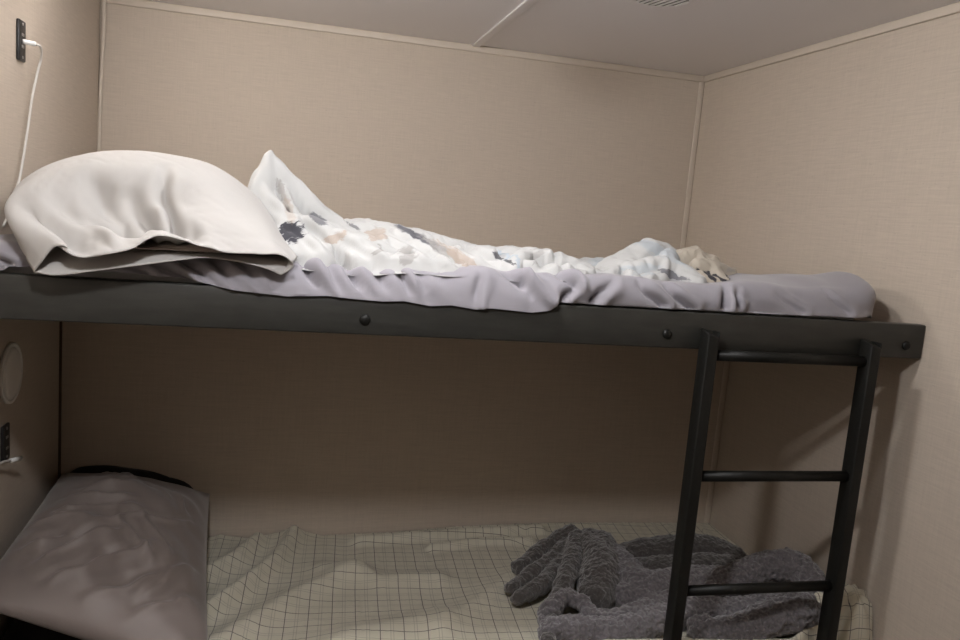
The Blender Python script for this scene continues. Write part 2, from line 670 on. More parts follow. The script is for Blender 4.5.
# cove strips where walls meet the ceiling, corner strips, ceiling seam
struct(box('trim_1', 0.0, L, -0.008, 0.0, H - 0.022, H, M['trim'], bevel=0.003))
struct(box('trim_2', L - 0.008, L, YF, -0.008, H - 0.022, H, M['trim'], bevel=0.003))
struct(box('trim_3', L - 0.020, L - 0.001, -0.006, 0.0, 1.27, H - 0.022, M['trim'], bevel=0.002))
struct(box('trim_4', L - 0.020, L - 0.001, YL - 0.006, YL, 0.45, 1.19, M['trim'], bevel=0.002))
bm = bmesh.new()
add_tube(bm, catmull([(0.004, -0.004, 1.27), (0.003, -0.003, 1.55), (0.007, -0.007, 1.75), (0.012, -0.010, 1.9), (0.012, -0.010, 2.0)], 30), 0.006, 8)
struct(from_bm('trim_5', bm, M['trim']))
struct(box('trim_6', 1.110, 1.136, YF, -0.008, H - 0.006, H, M['ceiling'], bevel=0.002))
struct(box('trim_7', 0.0, 0.006, YL - 0.006, YL, 0.45, 1.22, M['dark_wood'], bevel=0.001))

# ================================================================== UPPER BUNK
bunk = empty('bunk_bed_frame', (0.975, -0.765, 1.20))
tag(bunk, 'charcoal steel upper bunk shelf with long bolted front rail spanning wall to wall', 'bunk')
bm = bmesh.new()
add_box(bm, 0.001, L - 0.001, YR, YR + 0.028, ZR - 0.076, ZR, 0.003)
keep(from_bm('side_rail', bm, M['rail_paint']), bunk)
bm = bmesh.new()
add_box(bm, 0.001, L - 0.001, YR + 0.029, YL - 0.002, ZR - 0.065, ZR - 0.036, 0.002)
keep(from_bm('platform', bm, M['platform']), bunk)
for bx_ in (0.711, 1.324, 1.904):
    b_ = lathe_bm([(0.0, 0.0), (0.0105, 0.0), (0.0105, 0.002), (0.009, 0.0045), (0.005, 0.0065), (0, 0.007)],
                  (bx_, YR + 0.0005, 1.2525), (0, -1, 0), 24)
    keep(from_bm('bolt', b_, M['black_metal']), bunk)

# ================================================================== UPPER MATTRESS
matt = empty('mattress', (0.92, -0.765, ZR))
tag(matt, 'thin bunk mattress in rumpled lavender grey fitted sheet on the upper bunk', 'mattress')


def rounded_sheet(x0, x1, y0, y1, ztop, zbot, r, rc, nu, nv, drop):
    """fitted sheet: flat top, rounded shoulders, falling down all four sides."""
    cx, cy = (x0 + x1) / 2, (y0 + y1) / 2
    hx, hy = (x1 - x0) / 2 - r, (y1 - y0) / 2 - r
    ext = math.pi / 2 * r + drop

    def axis(h, n):
        a = np.linspace(-h, h, n)
        e = np.linspace(0, ext, max(int(ext / (2 * h / n)), 14))[1:]
        return np.r_[-h - e[::-1], a, h + e]
    A, B = np.meshgrid(axis(hx, nu), axis(hy, nv), indexing='ij')
    qx = np.clip(A, -(hx - rc), hx - rc)
    qy = np.clip(B, -(hy - rc), hy - rc)
    dx, dy = A - qx, B - qy
    d = np.hypot(dx, dy)
    inside = np.minimum(d, rc)
    d2 = np.maximum(d - rc, 0)
    arc = np.minimum(d2 / r, math.pi / 2)
    out = inside + r * np.sin(arc)
    down = r * (1 - np.cos(arc)) + np.maximum(d2 - math.pi / 2 * r, 0)
    dd = np.maximum(d, 1e-9)
    X = cx + qx + dx / dd * out
    Y = cy + qy + dy / dd * out
    zt = ztop(X, Y)
    zb = zbot(X, Y)
    Z = np.maximum(zt - down, zb)
    return np.stack([X, Y, Z], axis=2), A, B


def up_top(X, Y):
    front = np.interp(X, [0, .4, .59, .68, .87, 1.1, 1.39, 1.50, 1.62, 1.75, 1.83],
                      [1.350, 1.349, 1.349, 1.345, 1.352, 1.356, 1.357, 1.359, 1.359, 1.363, 1.370])
    hump = np.interp(X, [1.42, 1.56, 1.69, 1.78, 1.86], [0, 0.016, 0.024, 0.029, 0.032]) * np.exp(-((Y + 0.99) / 0.11) ** 2)
    back = np.interp(X, [0, 1.2, 1.83], [1.345, 1.343, 1.348])
    front = front + 0.003 * np.sin(X * 17.0) + 0.002 * np.sin(X * 41.0 + 1)
    t = np.clip((Y + 1.10) / 0.5, 0, 1)
    t = t * t * (3 - 2 * t)
    return front * (1 - t) + back * t + hump


P, A, B = rounded_sheet(0.006, 1.868, -1.138, -0.40, up_top, lambda X, Y: X * 0 + ZR + 0.001, 0.040, 0.075, 500, 150, 0.085)
frontness = np.clip((-1.03 - P[..., 1]) / 0.06, 0, 1)
xx = P[..., 0]
# drag folds on the front of the sheet: valleys (x, z) from crest to hem with a swollen lip beside each
FOLDS = [((.287, 1.325), (.336, 1.305)), ((.332, 1.335), (.402, 1.295)), ((.376, 1.342), (.456, 1.293)), ((.426, 1.345), (.507, 1.292)),
         ((.476, 1.345), (.548, 1.289)), ((.523, 1.342), (.585, 1.285)), ((.587, 1.355), (.651, 1.287)), ((.628, 1.350), (.686, 1.291)),
         ((.666, 1.352), (.739, 1.292)), ((.725, 1.345), (.775, 1.292)), ((.770, 1.346), (.816, 1.285)), ((.804, 1.338), (.856, 1.285)),
         ((.923, 1.336), (.911, 1.284)), ((.965, 1.352), (1.011, 1.334)), ((1.010, 1.340), (1.070, 1.295)), ((1.080, 1.363), (1.120, 1.338)),
         ((1.121, 1.332), (1.092, 1.300)), ((1.200, 1.346), (1.159, 1.306)), ((1.258, 1.346), (1.307, 1.306)), ((1.314, 1.341), (1.375, 1.302)),
         ((1.458, 1.356), (1.448, 1.310)), ((1.480, 1.347), (1.477, 1.318)), ((1.579, 1.348), (1.634, 1.306)), ((1.699, 1.364), (1.745, 1.312)),
         ((.17, 1.34), (.24, 1.30)), ((.06, 1.34), (.11, 1.305))]
DEEP = [.6, .8, 1, 1, .8, .7, 1.2, .7, 1.2, .7, 1.1, .7, 1.2, .9, 1.3, .9, 1, 1, .8, .8, 1.2, .8, .35, .3, .5, .5]
front = np.clip((-1.085 - P[..., 1]) / 0.03, 0, 1)
init = np.zeros(P.shape[:2])
nzw = fbm_grid(xx, P[..., 2], 14, 2, 3.3) * 0.008
for (a_, b_), dp_ in zip(FOLDS, DEEP):
    mx, mz = (a_[0] + b_[0]) / 2, (a_[1] + b_[1]) / 2
    d_, v_ = seg_dist(xx + nzw, P[..., 2], [(*a_, 0.3), (mx - 0.006, mz + 0.002, 1.0), (*b_, 1.1)])
    ln_x = b_[0] - a_[0]
    ln_z = b_[1] - a_[1]
    side = ((xx + nzw - a_[0]) * ln_z - (P[..., 2] - a_[1]) * ln_x) / math.hypot(ln_x, ln_z)     # signed distance
    g_ = v_[..., 0] * dp_
    init += g_ * (-0.0095 * np.exp(-(d_ / 0.0052) ** 2) + 0.0075 * np.exp(-((d_ - 0.017) / 0.011) ** 2) * (0.6 + 0.4 * np.tanh(-side / 0.006)))
init *= 1.9 * front
low_n = fbm_grid(xx, P[..., 2] * 2, 6, 2, 12.0) * 0.012 * frontness
PN = grid_normals(P)
if PN[250, P.shape[1] // 2, 2] < 0:
    PN = -PN
Q = P + PN * (init + low_n)[..., None]
# the cloth puffs over the rail between the folds and pulls up elsewhere
low = np.clip((1.335 - P[..., 2]) / 0.03, 0, 1) * np.clip((-1.10 - P[..., 1]) / 0.02, 0, 1)
lift = np.interp(xx, [0, .30, .40, .46, .48, 1.06, 1.085, 1.2, 1.6, 1.78, 1.83], [.012, .012, .008, .002, 0, 0, .004, .003, .004, .006, .010])
droop = np.interp(xx, [.40, .47, .57, .64, .68, .74, .78, .83, .87, .92, .95, 1.03, 1.07, 1.085], [0, .006, .012, .007, .010, .012, .009, .016, .012, .018, .014, .018, .012, 0])
hang = np.clip(droop / 0.005, 0, 1)
Q[..., 2] += low * lift
Q[..., 1] = Q[..., 1] * (1 - hang * low) + hang * low * (np.minimum(Q[..., 1], -1.150) - 0.004)
Q[..., 2] -= low * droop
Q[..., 2] = np.where((hang < 0.02) & (Q[..., 1] > -1.16), np.maximum(Q[..., 2], ZR + 0.002), Q[..., 2])
out_ = (hang > 0.02) & (Q[..., 2] < ZR + 0.006) & (Q[..., 1] > -1.1500) & (P[..., 1] < -1.10)
Q[..., 1] = np.where(out_, -1.1500, Q[..., 1])
me = grid_mesh('fitted_sheet', smooth_grid(Q, 1))
keep(obj('fitted_sheet', me, M['grey_sheet']), matt)
keep(box('mattress_core', 0.03, 1.80, -1.105, -0.43, ZR - 0.0355, ZR + 0.034, M['ticking'], bevel=0.012), matt)


# ================================================================== UPPER PILLOW
def resample(pts, n):
    P_ = catmull(pts, 200)
    d = np.r_[0, np.cumsum(np.linalg.norm(np.diff(P_, axis=0), axis=1))]
    s = np.linspace(0, d[-1], n)
    return np.stack([np.interp(s, d, P_[:, i]) for i in range(P_.shape[1])], axis=1)


def loft(sections, ys, nu, nv, bulge=None):
    """sections: list of 3-D polylines; smooth loft across them."""
    S = np.stack([resample(s, nu) for s in sections], axis=1)        # nu, k, 3
    out = np.zeros((nu, nv, 3))
    for i in range(nu):
        out[i] = catmull(S[i], nv)
    return out


def sec(y, pts):
    return [(x, y if len(p) == 0 else p[0], z) for (x, z, *p) in pts]


pil = empty('pillow', (0.33, -0.9, 1.36))
tag(pil, 'large plump pillow in white pillowcase with open end draping over upper bunk rail', 'pillow')
NU, NV = 130, 110
top_secs = [
    sec(-0.56, [(.07, 1.372), (.13, 1.385), (.22, 1.395), (.32, 1.398), (.42, 1.393), (.50, 1.383), (.565, 1.370)]),
    sec(-0.62, [(.055, 1.385), (.12, 1.425), (.21, 1.45), (.31, 1.455), (.42, 1.445), (.51, 1.42), (.575, 1.370)]),
    sec(-0.78, [(.045, 1.395), (.07, 1.438), (.125, 1.478), (.195, 1.502), (.265, 1.511), (.337, 1.51), (.41, 1.498), (.48, 1.458), (.53, 1.418), (.578, 1.364)]),
    sec(-0.93, [(.050, 1.400), (.074, 1.446), (.126, 1.488), (.195, 1.516), (.265, 1.527), (.337, 1.526), (.41, 1.514), (.478, 1.476), (.528, 1.428), (.578, 1.362)]),
    sec(-1.07, [(.096, 1.385), (.102, 1.432), (.14, 1.468), (.205, 1.488), (.275, 1.496), (.345, 1.497), (.415, 1.486), (.48, 1.452), (.53, 1.412), (.578, 1.362)]),
    [(.134, -1.150, 1.356), (.120, -1.155, 1.398), (.150, -1.148, 1.424), (.215, -1.128, 1.420), (.28, -1.118, 1.425), (.35, -1.122, 1.434), (.42, -1.142, 1.430), (.48, -1.152, 1.414), (.53, -1.150, 1.395), (.580, -1.145, 1.356)],
    [(.172, -1.195, 1.312), (.190, -1.210, 1.336), (.206, -1.216, 1.356), (.226, -1.225, 1.358), (.238, -1.230, 1.350),
     (.28, -1.230, 1.350), (.32, -1.226, 1.360), (.345, -1.22, 1.377), (.368, -1.218, 1.385), (.405, -1.216, 1.379),
     (.435, -1.214, 1.372), (.465, -1.210, 1.364), (.52, -1.202, 1.364), (.555, -1.192, 1.364), (.576, -1.180, 1.347), (.556, -1.172, 1.329)],
]
T = loft(top_secs, None, NU, NV)
pinm = np.zeros((NU, NV))
pinm[0], pinm[-1] = 1, 1
pinm[:, -1] = 1
pinm[:, 0] = 1
uu, vv = np.meshgrid(np.linspace(0, 1, NU), np.linspace(0, 1, NV), indexing='ij')


def dent(u0, v0, u1, v1, w, depth):
    """a hollow that starts at nothing and deepens towards the open end"""
    d, g = seg_dist(uu, vv, [(u0, v0, 0.0), (u0 + (u1 - u0) * .6, v0 + (v1 - v0) * .6, 1.0), (u1, v1, 0.9)])
    return -depth * g[..., 0] * np.exp(-(d / w) ** 2)


dn = dent(.20, .80, .42, .93, .030, .014) + dent(.30, .72, .40, .86, .035, .011) + dent(.42, .78, .50, .93, .030, .013) \
    + dent(.52, .70, .56, .92, .022, .012) + dent(.36, .88, .60, .95, .035, .010) + dent(.10, .80, .22, .95, .05, .012) \
    + dent(.58, .75, .50, .95, .02, -.006) + dent(.28, .80, .34, .95, .02, -.006)
TN = grid_normals(T)
if TN[NU // 2, NV // 2, 2] < 0:
    TN = -TN
T = T + TN * (2.3 * dn)[..., None]
front_slack = np.clip((vv - 0.5) / 0.3, 0, 1) * np.exp(-((uu - 0.38) / 0.28) ** 2)
sgn = 1.0 if grid_normals(T)[NU // 2, NV // 2, 2] > 0 else -1.0
T = relax(T, 1.006 + 0.035 * front_slack, 1.006 + 0.02 * front_slack, 70, 0.03, 0.5, 0.002, 14, 5.0, pinm, push=False, sign=sgn, limit=0.01)
TN = grid_normals(T) * sgn
hem = -0.0012 * np.exp(-((vv - 0.945) / 0.006) ** 2)
T = T + TN * hem[..., None]
bot_secs = []
for s_ in top_secs[:-1]:
    a, b = s_[0], s_[-1]
    bot_secs.append([(a[0] + (b[0] - a[0]) * t, a[1], a[2] + (b[2] - a[2]) * t - 0.034 * math.sin(math.pi * t) ** 0.5 * (a[2] > 1.362) * min(1, (a[2] - 1.36) / 0.035)) for t in np.linspace(0, 1, 9)])
bot_secs[-1] = [(.134, -1.150, 1.356), (.17, -1.148, 1.350), (.25, -1.148, 1.354), (.35, -1.148, 1.357), (.45, -1.148, 1.358), (.53, -1.146, 1.357), (.580, -1.145, 1.356)]
bot_secs.append([(.172, -1.195, 1.312), (.205, -1.200, 1.310), (.275, -1.198, 1.323), (.388, -1.192, 1.346), (.43, -1.188, 1.353),
                 (.48, -1.184, 1.350), (.53, -1.178, 1.340), (.556, -1.172, 1.329)])
Bt = loft(bot_secs, None, NU, NV)
Bt[..., 2] = np.where(Bt[..., 1] > -1.13, np.maximum(Bt[..., 2], 1.3570), Bt[..., 2])
Bt[0], Bt[-1] = T[0], T[-1]
Bt[:, 0] = T[:, 0]
bm = bmesh.new()
for G, fl in ((T, False), (Bt, True)):
    me = grid_mesh('g', G, flip=fl)
    bm.from_mesh(me)
    bpy.data.meshes.remove(me)
bmesh.ops.remove_doubles(bm, verts=bm.verts, dist=0.0002)
case = from_bm('pillowcase', bm, M['white_case'])
keep(case, pil)
solidify(case, 0.0018, 1.0)
# the pillow inside the case: its end shows in the mouth of the case
bm = bmesh.new()
ring_prev = None
cxp, czp = 0.355, 1.385
IN = []
for y_, sx, sz, zc in [(-0.80, .12, .03, 1.395), (-0.98, .14, .024, 1.386), (-1.05, .15, .018, 1.380), (-1.09, .155, .012, 1.374), (-1.13, .155, .010, 1.370), (-1.165, .14, .011, 1.370), (-1.178, .13, .007, 1.367)]:
    IN.append([(0.365 + sx * math.copysign(abs(math.cos(a)) ** 0.7, math.cos(a)), y_,
                max(zc + sz * math.copysign(abs(math.sin(a)) ** 0.8, math.sin(a)), 1.3585)) for a in np.linspace(0, 2 * math.pi, 48, endpoint=False)])
TF = T.reshape(-1, 3)


def under_case(p):
    k_ = np.argmin((TF[:, 0] - p[0]) ** 2 + (TF[:, 1] - p[1]) ** 2 + (TF[:, 2] < 1.362) * 1.0)
    near = np.hypot(TF[:, 0] - p[0], TF[:, 1] - p[1]) < 0.008
    zc_ = TF[near, 2].min() if near.any() else TF[k_, 2]
    return (p[0], p[1], max(min(p[2], zc_ - 0.007), 1.3575))


rings = [[bm.verts.new(under_case(p)) for p in r_] for r_ in IN]
for a, b in zip(rings, rings[1:]):
    for i in range(48):
        bm.faces.new((a[i], a[(i + 1) % 48], b[(i + 1) % 48], b[i]))
bm.faces.new(rings[-1])
bm.faces.new(rings[0][::-1])
ins = from_bm('pillow_insert', bm, M['insert'])
ins['label'] = 'taupe pillow ticking inside the open pillowcase end'
keep(ins, pil)


def cushion(name, corners, thick, nu, nv, mat, puff=0.45, concave=0.05, slack=1.03, seed=1.0, bend=0.4, pull=0.02, amp=0.004, nscale=9,
            zmin=None, init=None, iters=110, limit=0.02):
    """A stuffed pillow between four corner points (BL, BR, FR, FL)."""
    c = [np.array(q, float) for q in corners]
    u, v = np.meshgrid(np.linspace(0, 1, nu), np.linspace(0, 1, nv), indexing='ij')
    s, t = 2 * u - 1, 2 * v - 1
    us = 0.5 + 0.5 * s * (1 - concave * (1 - t * t))
    vs_ = 0.5 + 0.5 * t * (1 - concave * (1 - s * s))
    base = ((1 - us) * (1 - vs_))[..., None] * c[0] + (us * (1 - vs_))[..., None] * c[1] + (us * vs_)[..., None] * c[2] + ((1 - us) * vs_)[..., None] * c[3]
    nrm = np.cross(c[1] - c[0], c[3] - c[0])
    nrm /= np.linalg.norm(nrm)
    if nrm[2] < 0:
        nrm = -nrm
    prof = np.maximum((1 - s * s) * (1 - t * t), 0) ** puff
    up = base + nrm * (thick * 0.6 * prof)[..., None]
    dn_ = base - nrm * (thick * 0.4 * prof)[..., None]
    if zmin is not None:
        dn_[..., 2] = np.maximum(dn_[..., 2], zmin)
        up[..., 2] = np.maximum(up[..., 2], zmin)
    pin = np.zeros((nu, nv))
    pin[0] = pin[-1] = 1
    pin[:, 0] = pin[:, -1] = 1
    g = 1.0 if grid_normals(up)[nu // 2, nv // 2, 2] > 0 else -1.0
    ini = None if init is None else init(u, v)
    up = relax(up, slack, slack, iters, pull, bend, amp, nscale, seed, pin, push=False, sign=g, init=ini, limit=limit)
    bm = bmesh.new()
    for G, fl in ((up, g < 0), (dn_, g > 0)):
        me = grid_mesh('g', G, flip=fl)
        bm.from_mesh(me)
        bpy.data.meshes.remove(me)
    bmesh.ops.remove_doubles(bm, verts=bm.verts, dist=0.0003)
    return from_bm(name, bm, mat)


# second pillow, only its gathered edge shows behind the plump one
pb = cushion('pillow', [(0.02, -0.42, 1.475), (0.33, -0.42, 1.47), (0.36, -0.53, 1.375), (0.02, -0.53, 1.375)], 0.06, 60, 40, M['white_case'], seed=4.0, slack=1.06)
tag(pb, 'white pillow with puckered edge peeking out behind the plump white pillow', 'pillow')

# ================================================================== COMFORTER
def fold_field(X, Y, strokes, floor, k=0.006):
    """pile of cloth rolls: capsules blended by a smooth maximum."""
    Z = floor.copy()
    for poly in strokes:
        d, v = seg_dist(X, Y, poly)
        z, r = v[..., 0], v[..., 1]
        q = d / np.maximum(r, 1e-6)
        prof = np.where(q < 1, np.sqrt(np.maximum(1 - q * q, 0)), 0)
        h = np.maximum(z - floor, 0)
        c = floor + h * prof ** 0.9 - np.maximum(q - 1, 0) * 0.25
        t = np.clip(0.5 + 0.5 * (c - Z) / k, 0, 1)
        Z = Z * (1 - t) + c * t + k * t * (1 - t)
    return Z


NX, NY = 300, 150
X, Y = np.meshgrid(np.linspace(0.47, 1.62, NX), np.linspace(-1.135, -0.46, NY), indexing='ij')
flr = up_top(X, Y) + 0.001
# (x, y, crest height, half width)
S = [
    # standing peak next to the pillow and the ridge falling from it
    [(.512, -.93, 1.440, .040), (.505, -.90, 1.500, .036), (.514, -.87, 1.550, .030), (.522, -.84, 1.556, .026), (.535, -.78, 1.50, .04)],
    [(.490, -.90, 1.470, .030), (.496, -.88, 1.512, .026), (.514, -.86, 1.545, .022)],
    [(.518, -.86, 1.553, .024), (.545, -.86, 1.534, .028), (.575, -.86, 1.508, .032), (.600, -.865, 1.484, .036), (.640, -.87, 1.446, .045), (.70, -.88, 1.405, .06)],
    [(.510, -.90, 1.495, .026), (.540, -.95, 1.450, .026), (.580, -1.01, 1.415, .028), (.625, -1.07, 1.385, .030)],
    [(.545, -.89, 1.492, .022), (.570, -.92, 1.455, .022), (.605, -.97, 1.425, .026), (.66, -1.02, 1.405, .034), (.74, -1.07, 1.378, .040)],
    [(.535, -.99, 1.41, .035), (.575, -1.05, 1.390, .04), (.62, -1.085, 1.368, .035)],
    # long body
    [(.64, -.80, 1.420, .08), (.74, -.80, 1.427, .09), (.85, -.82, 1.414, .09), (.95, -.84, 1.394, .08), (1.03, -.88, 1.378, .06)],
    [(.62, -.96, 1.415, .05), (.72, -.97, 1.405, .055), (.84, -1.00, 1.388, .055), (.93, -1.03, 1.372, .05), (1.0, -1.06, 1.365, .04)],
    [(.70, -.88, 1.418, .05), (.82, -.90, 1.408, .05), (.93, -.93, 1.388, .05), (1.02, -.97, 1.376, .05)],
    [(.70, -1.075, 1.366, .030), (.77, -1.085, 1.373, .028), (.83, -1.08, 1.374, .03), (.90, -1.10, 1.362, .02)],
    # small folds in the middle
    [(1.00, -.88, 1.388, .05), (1.05, -.90, 1.396, .04), (1.09, -.92, 1.390, .04), (1.12, -.96, 1.375, .035)],
    [(1.00, -1.08, 1.372, .022), (1.04, -1.02, 1.388, .022), (1.07, -.96, 1.397, .03)],
    [(1.07, -.98, 1.396, .035), (1.13, -1.0, 1.392, .04), (1.17, -1.03, 1.378, .03), (1.18, -1.08, 1.362, .02)],
    [(1.04, -1.07, 1.372, .025), (1.10, -1.075, 1.372, .025), (1.15, -1.08, 1.366, .02)],
    [(1.15, -.80, 1.368, .05), (1.25, -.78, 1.372, .05), (1.32, -.80, 1.378, .05)],
    [(1.20, -1.0, 1.366, .035), (1.26, -.98, 1.374, .03), (1.31, -.96, 1.388, .03)],
    [(1.22, -1.06, 1.366, .03), (1.30, -1.06, 1.366, .03), (1.34, -1.05, 1.37, .02)],
    # round hump towards the foot
    [(1.28, -.94, 1.385, .04), (1.33, -.92, 1.415, .05), (1.385, -.90, 1.440, .055), (1.42, -.91, 1.428, .04), (1.445, -.93, 1.410, .03)],
    [(1.30, -1.00, 1.380, .03), (1.37, -1.0, 1.402, .035), (1.40, -.97, 1.415, .03)],
    [(1.385, -.97, 1.405, .028), (1.41, -1.02, 1.39, .026), (1.42, -1.07, 1.370, .022)],
]
Z = fold_field(X, Y, S, flr, 0.003)
wr = fbm_grid(X + 0.5 * Z, Y * 0.7 + X * 0.35, 18, 3, 8.8)
rid = 0.011 * (0.45 - np.abs(wr))
hgt = np.clip((Z - flr) / 0.02, 0, 1)
Z = Z + rid * hgt
base = np.stack([X, Y, Z], axis=2)
sg = 1.0 if grid_normals(base)[NX // 2, NY // 2, 2] > 0 else -1.0
CF = relax(base, 1.02, 1.02, 20, 0.02, 0.35, 0.002, 20, 6.0, None, push=False, tang=0.03, sign=sg, limit=0.010)
CREASES = [
    [(0.536, 1.488), (0.550, 1.458), (0.567, 1.429)], [(0.521, 1.450), (0.544, 1.435), (0.571, 1.423)],
    [(0.569, 1.470), (0.579, 1.449), (0.595, 1.433)], [(0.588, 1.438), (0.621, 1.433), (0.656, 1.422)],
    [(0.584, 1.424), (0.631, 1.390), (0.686, 1.344)], [(0.631, 1.410), (0.676, 1.384), (0.732, 1.357)],
    [(0.664, 1.417), (0.734, 1.408), (0.830, 1.356)], [(0.754, 1.411), (0.811, 1.389), (0.872, 1.346)],
    [(0.850, 1.390), (0.881, 1.367), (0.906, 1.350)], [(0.826, 1.409), (0.900, 1.395), (0.983, 1.357)],
    [(0.900, 1.393), (0.944, 1.384), (0.988, 1.366)], [(0.987, 1.353), (1.004, 1.380), (1.022, 1.400)],
    [(0.933, 1.383), (0.964, 1.396), (0.996, 1.396)], [(1.026, 1.362), (1.065, 1.371), (1.108, 1.383)],
    [(1.100, 1.356), (1.113, 1.379), (1.120, 1.396)], [(1.201, 1.363), (1.235, 1.371), (1.269, 1.385)],
    [(1.257, 1.347), (1.290, 1.364), (1.321, 1.379)], [(1.297, 1.347), (1.341, 1.376), (1.371, 1.405)],
    [(1.387, 1.352), (1.374, 1.378), (1.385, 1.408)]]
CN = grid_normals(CF) * sg
wx = CF[..., 0] + 0.006 * fbm_grid(CF[..., 0], CF[..., 2], 18, 2, 2.2)
cz = np.zeros(X.shape)
for cr in CREASES:
    d_, t_ = seg_dist(wx, CF[..., 2], [(*cr[0], .3), (*cr[1], 1.), (*cr[2], .6)])
    cz += t_[..., 0] * (-0.009 * np.exp(-(d_ / 0.0055) ** 2) + 0.0055 * np.exp(-((d_ - 0.014) / 0.009) ** 2))
CF = CF + CN * (cz * np.clip((-0.84 - Y) / 0.05, 0, 1))[..., None]
mask = (Z - flr) > 0.0045
# grow by one ring so that the cloth reaches the sheet
g_ = mask.copy()
for _ in range(5):
    g2 = g_.copy()
    g2[1:] |= g_[:-1]
    g2[:-1] |= g_[1:]
    g2[:, 1:] |= g_[:, :-1]
    g2[:, :-1] |= g_[:, 1:]
    g_ = g2
CF[..., 2] = np.where((Z - flr) < 0.006, flr - 0.012, CF[..., 2])
CF[..., 2] = np.maximum(CF[..., 2], flr - 0.012)
comf = empty('comforter', (1.05, -0.85, 1.355))
tag(comf, 'white comforter with dark feather print crumpled along the upper bunk mattress', 'comforter')
# the comforter leans on the pillow: drop what would sit inside the pillow
tz = np.full((60, 80), -1.0)
ti = np.clip(((T[..., 0] - 0.0) / 0.012).astype(int), 0, 59)
tj = np.clip(((T[..., 1] + 1.25) / 0.012).astype(int), 0, 79)
np.maximum.at(tz, (ti, tj), T[..., 2])
ci = np.clip((CF[..., 0] / 0.012).astype(int), 0, 59)
cj = np.clip(((CF[..., 1] + 1.25) / 0.012).astype(int), 0, 79)
pz = np.where(CF[..., 0] < 0.60, tz[ci, cj], -1.0)
g_ = g_ & ~(CF[..., 2] < pz - 0.04)
c_ = obj('printed_cover', grid_mesh('printed_cover', smooth_grid(CF, 1), mask=g_), M['comforter'])
keep(c_, comf)
# beige reverse side turned over at the foot end
NX2, NY2 = 110, 110
X, Y = np.meshgrid(np.linspace(1.38, 1.62, NX2), np.linspace(-1.09, -0.86, NY2), indexing='ij')
flr = up_top(X, Y) + 0.001
S = [
    [(1.41, -.96, 1.405, .035), (1.445, -.95, 1.424, .036), (1.475, -.95, 1.428, .034), (1.505, -.96, 1.412, .030)],
    [(1.455, -1.00, 1.405, .024), (1.49, -1.00, 1.402, .028), (1.525, -.99, 1.393, .026), (1.555, -.98, 1.380, .02)],
    [(1.47, -.96, 1.420, .02), (1.485, -1.01, 1.395, .02), (1.50, -1.06, 1.366, .016)],
    [(1.545, -.96, 1.385, .020), (1.565, -.95, 1.388, .018), (1.575, -.94, 1.372, .014)],
    [(1.425, -1.03, 1.385, .018), (1.450, -1.055, 1.374, .018), (1.49, -1.06, 1.368, .016)],
]
Z = fold_field(X, Y, S, flr, 0.006)
wr = fbm_grid(X + 0.5 * Z, Y, 24, 3, 1.8)
Z = Z + 0.009 * (0.5 - np.abs(wr)) * np.clip((Z - flr) / 0.02, 0, 1)
base = np.stack([X, Y, Z], axis=2)
mask = (Z - flr) > 0.004
for _ in range(2):
    g2 = mask.copy()
    g2[1:] |= mask[:-1]
    g2[:-1] |= mask[1:]
    g2[:, 1:] |= mask[:, :-1]
    g2[:, :-1] |= mask[:, 1:]
    mask = g2
ln_ = obj('lining', grid_mesh('lining', base, mask=mask), M['lining'])
ln_['label'] = 'beige reverse side folded over'
keep(ln_, comf)

# ================================================================== LADDER
lad = empty('ladder', (1.60, -1.17, 0.0))
tag(lad, 'black metal ladder with square rails hooked on the upper bunk rail', 'ladder')
RX = (1.4085, 1.7955)
for i, x in enumerate(RX):
    bm = bmesh.new()
    ztop = 1.268 if i == 0 else 1.262
    add_box(bm, x - 0.0125, x + 0.0125, -1.186, -1.149, 0.0, ztop, 0.0025)
    bm.verts.ensure_lookup_table()
    for v in bm.verts:                       # top cut on a slant
        if v.co.z > 0.6:
            v.co.z += (-1.149 - v.co.y) * -0.25 + (x - v.co.x) * 0.25
    keep(from_bm('side_rail', bm, M['black_metal']), lad)
    bm = bmesh.new()
    add_box(bm, x + 0.0125, x + 0.0155, -1.182, -1.1485, ztop - 0.038, ztop - 0.002, 0.001)
    add_box(bm, x + 0.0125, x + 0.024, -1.151, -1.1482, ztop - 0.038, ztop - 0.010, 0.001)
    hk = from_bm('hook', bm, M['black_metal'])
    keep(hk, lad)
    b_ = lathe_bm([(0, 0), (0.004, 0), (0.004, 0.002), (0, 0.003)], (x + 0.0155, -1.166, ztop - 0.02), (1, 0, 0), 14)
    keep(from_bm('rivet', b_, M['black_plastic']), lad)
    keep(box('foot_cap', x - 0.015, x + 0.015, -1.189, -1.150, 0.0, 0.025, M['black_plastic'], bevel=0.003), lad)
for z in (1.2165, 0.958, 0.702, 0.446, 0.190):
    keep(tube('rung', [(RX[0] + 0.008, -1.1655, z), (RX[1] - 0.008, -1.1655, z)], 0.0115, M['black_metal'], None, 20), lad)

# ================================================================== LOWER BUNK
lb = empty('bunk_bed_frame', (0.975, -0.8, 0.0))
tag(lb, 'dark lower bunk platform box under the checked sheet', 'bunk')
keep(box('base_box', 0.002, L - 0.002, -1.120, YL - 0.002, 0.0, 0.36, M['rail_paint'], bevel=0.003), lb)
keep(box('side_rail', 0.002, L - 0.002, -1.144, -1.122, 0.30, 0.385, M['black_metal'], bevel=0.003), lb)
lm = empty('mattress', (0.975, -0.8, 0.36))
lmb = box('mattress_body', 0.008, 1.942, -1.122, YL - 0.004, 0.361, 0.497, M['black_cloth'], bevel=0.03, seg=4)
keep(lmb, lm)
tag(lm, 'dark mattress on the lower bunk, mostly covered by cream checked sheet', 'mattress')

